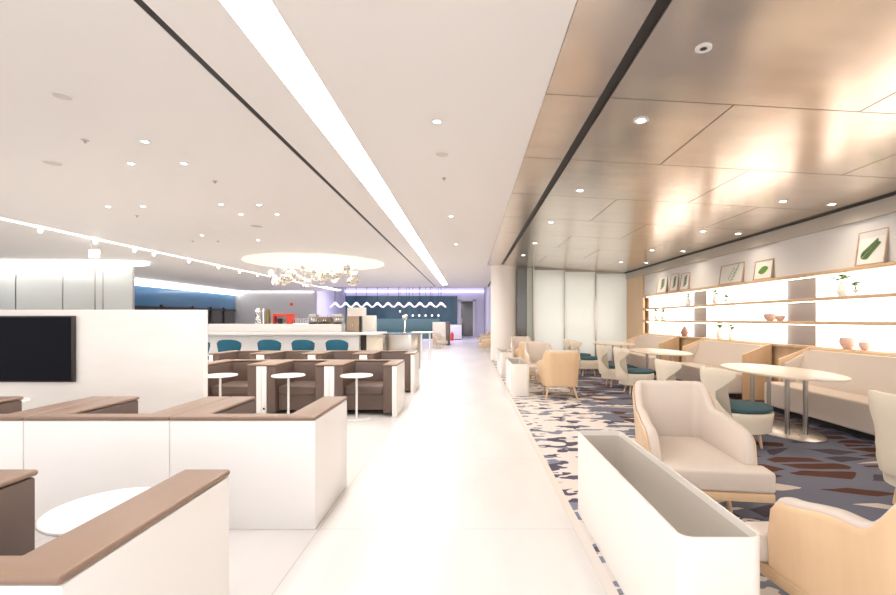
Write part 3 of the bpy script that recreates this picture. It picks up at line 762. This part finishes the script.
# ------------------------------------------------------------------ dining chairs (barrel back, teal seat)
def make_tchair(lab):
    """faces +x"""
    t = thing('dining_chair', lab, 'chair')
    b = NB(); n = 22
    prof = [(.27, .235), (.36, .25), (.46, .255), (.54, .262), (.62, .27), (.70, .28), (.78, .288), (.84, .29), (.86, .283)]
    def wrap(z): return math.radians(58-30*smooth(.40, .50, z)+36*smooth(.60, .78, z))
    rows = []
    for layer, dr in ((0, 0), (1, -.035)):
        for z, R in (prof if layer == 0 else prof[::-1]):
            w_ = wrap(z)
            rows.append([b.verts.new(((R+dr)*1.12*math.cos(PI+(i/n-.5)*2*w_)-.03, (R+dr)*math.sin(PI+(i/n-.5)*2*w_), z-.03*abs(i/n*2-1)**4*(z > .8))) for i in range(n+1)])
    rows.append(rows[0])
    for A, B in zip(rows, rows[1:]):
        for i in range(n): b.faces.new((A[i], A[i+1], B[i+1], B[i]))
    for k in (0, n): b.faces.new([r[k] for r in rows[:-1]])
    obj('backrest', b, M_creamleather, t, 50)
    b = NB(); lathe(b, [(0, .17), (.235, .17), (.25, .18), (.262, .30), (.27, .38), (.265, .39), (0, .39)], .03, 0, n=40, sx=1.12); obj('seat_base', b, M_creamleather, t)
    b = NB(); lathe(b, [(0, .391), (.235, .391), (.255, .41), (.255, .435), (.23, .455), (.12, .468), (0, .47)], .04, 0, n=40, sx=1.12); obj('seat_cushion', b, M_teal, t)
    t.scale = (1.08, 1.08, 1.0)
    for a in (45, 135, 225, 315):
        c, s_ = math.cos(math.radians(a)), math.sin(math.radians(a))
        obj('leg', rod(NB(), (.02+.20*c, .20*s_, 0), (.02+.17*c, .17*s_, .18), .012, .02), M_wood, t)
    return t
tc_ = make_tchair('ivory barrel chair with teal seat nearest the near oval table')
tc_.location = (2.98, 5.0, .004); tc_['group'] = 'ivory chairs with teal seats'
for lab, x, y, rz in (('ivory barrel chair behind the armchair, farther one at the near oval table', 2.86, 5.95, 0),
                      ('ivory barrel chair cut off by the right picture edge', 3.36, 3.26, .1),
                      ('ivory chair with teal seat at the middle oval table, nearer one', 3.10, 8.45, 0),
                      ('ivory chair at the middle oval table, farther and half hidden', 3.02, 9.3, 0),
                      ('ivory chair with teal seat at the farthest oval table', 2.92, 11.2, 0),
                      ('ivory chair at the farthest table, by the glass partition', 2.95, 12.2, 0)):
    dup(tc_, lab, (x, y, .004), rz)

# ------------------------------------------------------------------ oval tables
def make_table(lab):
    t = thing('oval_table', lab, 'table')
    b = NB(); prism(b, ellipse(0, 0, .50, .94, 64), .722, .745, .004); obj('tabletop', b, M_top, t)
    for sx in (-.11, .11):
        for sy in (-.33, .33): obj('leg', rod(NB(), (sx, sy, .012), (sx, sy, .722), .026, n=20), M_steel, t)
    b = NB(); prism(b, ellipse(0, 0, .37, .66, 64), 0, .014, .003); obj('base_plate', b, M_steel, t)
    return t
tb = make_table('pale oval table on steel legs nearest the camera, by the near sofa'); tb.location = (3.92, 5.72, .004); tb['group'] = 'oval tables along the sofas'
dup(tb, 'middle one of the three pale oval tables along the sofas', (3.84, 9.1, .004))
dup(tb, 'farthest pale oval table, in front of the glass partition', (3.90, 12.2, .004))

# ------------------------------------------------------------------ sofas with oak surround
def make_sofa(lab, y0, y1, L_=None):
    L_ = y1-y0
    t = thing('sofa', lab, 'sofa', (WX-.065, y0, .004), 0, 'cream sofas against the shelf wall')
    # arms: oak side panels with a sloping top
    for yy in (0, L_-.03):
        b = NB(); 
        pr = [(-.50, .0), (0, .0), (0, .965), (-.03, .965), (-.50, .78)]
        A = [b.verts.new((x, yy, z)) for x, z in pr]; B = [b.verts.new((x, yy+.03, z)) for x, z in pr]
        b.faces.new(A); b.faces.new(B[::-1])
        for i in range(5): b.faces.new((A[i], A[(i+1) % 5], B[(i+1) % 5], B[i]))
        obj('side_panel', b, M_wood, t)
    b = NB(); box(b, -.03, 0, .031, L_-.031, 0, .965, .003); obj('back_panel', b, M_wood, t)
    # backrest cushion: extruded profile, thicker below, with wrap-round ends
    b = NB(); prism(b, rrect(.036, L_-.036, 0, .5, (.10, .10, .01, .01), 8)[:], -.0, .1, .0)
    for v in b.verts:                     # (y, z', thickness) -> place
        y_, zz, th = v.co.x, v.co.y, v.co.z
        lean = .20*(1-zz/.5)
        v.co = Vector((-.034-(th > .05)*(.10+lean), y_, .43+zz))
    obj('backrest', b, M_fabric, t)
    for e0 in (0, 1):
        b = NB(); pr = [(-.46, .43), (-.12, .43), (-.12, .85), (-.16, .87), (-.46, .72)]
        ya = .034 if e0 == 0 else L_-.034-.07; yb = ya+.07
        A = [b.verts.new((x, ya, z)) for x, z in pr]; B = [b.verts.new((x, yb, z)) for x, z in pr]
        b.faces.new(A); b.faces.new(B[::-1])
        for i in range(5): b.faces.new((A[i], A[(i+1) % 5], B[(i+1) % 5], B[i]))
        bmesh.ops.bevel(b, geom=b.edges[:], offset=.012, segments=2, affect='EDGES'); obj('arm_cushion', b, M_fabric, t)
    b = NB(); box(b, -.74, -.04, -.14 if y0 < 7 else .034, L_-.034, .095, .445, .03, 3)
    obj('seat', b, M_fabric, t)
    b = NB(); box(b, -.60, -.06, .04, L_-.04, 0, .094); obj('plinth', b, M_dark, t)
    return t
make_sofa('farthest cream sofa in oak surround, by the glass partition', 11.2, 13.5)
make_sofa('middle cream sofa in oak surround behind the middle oval table', 7.78, 10.0)
s3 = make_sofa('nearest cream sofa in oak surround at the right picture edge', 3.6, 6.9)

# ------------------------------------------------------------------ prints on the top shelf
def leaf_mesh(b, cx, cz, L_, w, ang, y=-.012):
    ca, sa = math.cos(ang), math.sin(ang); pts_ = []
    for k in range(9):
        u = k/8; pts_.append((u*L_, w*math.sin(PI*u)**.8))
    for k in range(7, 0, -1):
        u = k/8; pts_.append((u*L_, -w*math.sin(PI*u)**.8))
    b.faces.new([b.verts.new((cx+p*ca-q*sa, y, cz+p*sa+q*ca)) for p, q in pts_])
def make_print(lab, yc, w, h, kind, rz=0):
    """front faces -x after rotation; local: x along width, y depth, z up"""
    t = thing('framed_print', lab, 'framed print', (WX-.035, yc, 2.108), -PI/2+rz, 'leaf prints on the top shelf')
    f = .016
    def lean(o): o.rotation_euler = (math.radians(-8), 0, 0); return o
    b = NB(); box(b, -w/2, w/2, -.03, 0, 0, f, .003); box(b, -w/2, w/2, -.03, 0, h-f, h, .003); box(b, -w/2, -w/2+f, -.03, 0, f, h-f, .003); box(b, w/2-f, w/2, -.03, 0, f, h-f, .003)
    lean(obj('frame', b, M_pframe, t))
    b = NB(); box(b, -w/2+f, w/2-f, -.016, -.002, f, h-f); pp = lean(obj('paper', b, M_paper, t))
    b = NB()
    if kind == 'oval': leaf_mesh(b, -w*.28, h*.38, w*.56, h*.2, .25, -.018)
    elif kind == 'frond':
        for k in range(8): leaf_mesh(b, -w*.32+k*w*.065, h*.22+k*h*.055, w*.27*(1-.05*k), h*.042, -.05, -.018-.0004*k)
        for k in range(8): leaf_mesh(b, -w*.32+k*w*.065, h*.22+k*h*.055, w*.24*(1-.05*k), h*.042, 1.25, -.022-.0004*k)
    elif kind == 'sprig':
        for k in range(6): leaf_mesh(b, -w*.05+k*w*.05, h*.15+k*h*.11, w*.2, h*.03, .2+.15*k, -.018-.0004*k)
        for k in range(5): leaf_mesh(b, -w*.05+k*w*.05, h*.2+k*h*.11, -w*.13, h*.03, -.8, -.021-.0004*k)
    else:
        for k in range(4): leaf_mesh(b, -w*.15, h*.2+k*h*.15, w*.45, h*.06, .5, -.018-.0004*k)
    (obj('leaf_picture', b, M_leaf if kind == 'oval' else mat('pale_leaf_print', (.32, .42, .27), .6) if kind == 'sprig' else M_leafd, pp))
    return t
make_print('large framed green frond print on the top shelf, nearest', 5.90, .44, .46, 'frond', 0)
make_print('wide framed print of a pale sprig on the top shelf', 9.05, .80, .40, 'sprig', 0)
make_print('framed print of one bright green oval leaf', 8.06, .50, .35, 'oval', 0)
make_print('leftmost and farthest small leaf print on the top shelf', 12.3, .62, .47, 'small', 0)
make_print('middle of the three far small leaf prints', 11.58, .45, .46, 'small', 0)
make_print('nearest of the three far small leaf prints', 11.0, .44, .42, 'small', 0)

# ------------------------------------------------------------------ bowls, vases and plants on the shelves
def bowl(lab, y, z, r, h, m_=M_bowl):
    b = NB(); lathe(b, [(0, 0), (r*.45, 0), (r*.8, h*.25), (r, h*.6), (r*.93, h), (r*.85, h), (r*.9, h*.6), (r*.7, h*.3), (0, h*.2)], n=28)
    tag(obj('bowl', b, m_, loc=(WX+.01, y, z)), lab, 'bowl', 'ceramic bowls on the shelves')
Z0, Z1, Z2 = .981, 1.366, 1.726
def ysh(px): return (WX+.01)*F/(px-VX)
bowl('larger pink ceramic bowl on the ledge above the nearest sofa', ysh(847.5), Z0, .095, .155)
bowl('smaller pink ceramic bowl on the ledge above the nearest sofa', ysh(864.5), Z0, .065, .11)
bowl('larger pink ceramic bowl on the lowest oak shelf', ysh(770), Z1, .10, .13)
bowl('smaller pink ceramic bowl on the lowest oak shelf', ysh(780), Z1, .075, .095)
def plant(lab, px, z, s=1, spread=1, kind='vase'):
    y = ysh(px)
    t = thing('potted_plant', lab, 'plant', (WX+.01, y, z), 0, 'small plants on the shelves')
    if kind == 'vase': b = NB(); lathe(b, [(0, 0), (.04*s, 0), (.062*s, .05*s), (.05*s, .11*s), (.028*s, .15*s), (.034*s, .17*s), (.026*s, .165*s), (0, .15*s)], n=20); obj('vase', b, M_pot, t)
    else: b = NB(); lathe(b, [(0, 0), (.03*s, 0), (.035*s, .1*s), (.03*s, .1*s), (0, .02*s)], n=16); obj('vase', b, M_glass, t)
    b = NB(); st_ = NB(); top = .16*s if kind == 'vase' else .1*s
    for k in range(9):
        a = k*2.4; L_ = (.03+.05*random.random())*s*spread; tip = Vector((math.cos(a)*L_*.3, math.sin(a)*L_*1.1, top+.02+random.random()*.08*s))
        rod(st_, (0, 0, top-.02), tip, .0025, n=5)
        for q in range(3):
            dx = Vector((.45*math.cos(a+q*1.9-.6), math.sin(a+q*1.9-.6), .35))*(.062*s); sd = dx.cross(Vector((0, 0, 1))).normalized()*.034*s
            c0 = b.verts.new(tip); c1 = b.verts.new(tip+dx*.5+sd+Vector((0, 0, .008))); c2 = b.verts.new(tip+dx); c3 = b.verts.new(tip+dx*.5-sd+Vector((0, 0, .008)))
            b.faces.new((c0, c1, c2, c3))
    sm = obj('stem', st_, M_leaf, t); obj('foliage', b, M_leaf, sm)
plant('white vase of trailing green leaves on the upper shelf, right', 843, Z2, 1.25, 1.5)
plant('small leafy sprig beside the white vase, upper shelf right', 855.5, Z2, .85, .8, 'glass')
plant('leafy sprig on the upper shelf below the wide print', 715.5, Z2, 1.1, 1.2)
plant('tiny leafy sprig right of another below the wide print', 726, Z2, .85, .8, 'glass')
plant('leafy sprig on the upper shelf below the far small prints', 688, Z2, 1.1, 1.1)
plant('green plant on the lowest oak shelf at its far end, left', 656.5, Z1, 1.2, 1.0)
plant('green plant on the lowest oak shelf at its far end, right', 663.5, Z1, 1.2, 1.0)
plant('darker green plant on the ledge above the middle sofa', 720, Z0, 1.3, .9)
plant('pale green plant right of another above the middle sofa', 731.5, Z0, 1.1, .9)
b = NB(); lathe(b, [(0, 0), (.06, 0), (.09, .08), (.06, .17), (.03, .22), (.045, .24), (0, .24)], n=20)
tag(obj('vase', b, mat('rose_clay', (.42, .22, .17), .5), loc=(WX+.01, ysh(684.5), Z0)), 'brownish clay vase on the ledge between far and middle sofas', 'vase')

# chain of plain facts for the exit light and hanging sign near the cove
t = thing('hanging_sign', 'small glowing white sign hanging near the left cove', 'sign', (-8.35, 10.0, 0))
obj('panel', box(NB(), -.11, .11, -.02, .02, 2.86, 3.04, .004), M_cove, t)
for hx in (-.08, .08): obj('hanger', rod(NB(), (hx, 0, 3.04), (hx, 0, 3.24), .005, n=6), M_steel, t)
t.location = ((94.5-VX)/F*10.4, 10.4, 0); t.location.x = -8.66
t.location = (-8.66, 10.4, -.04)
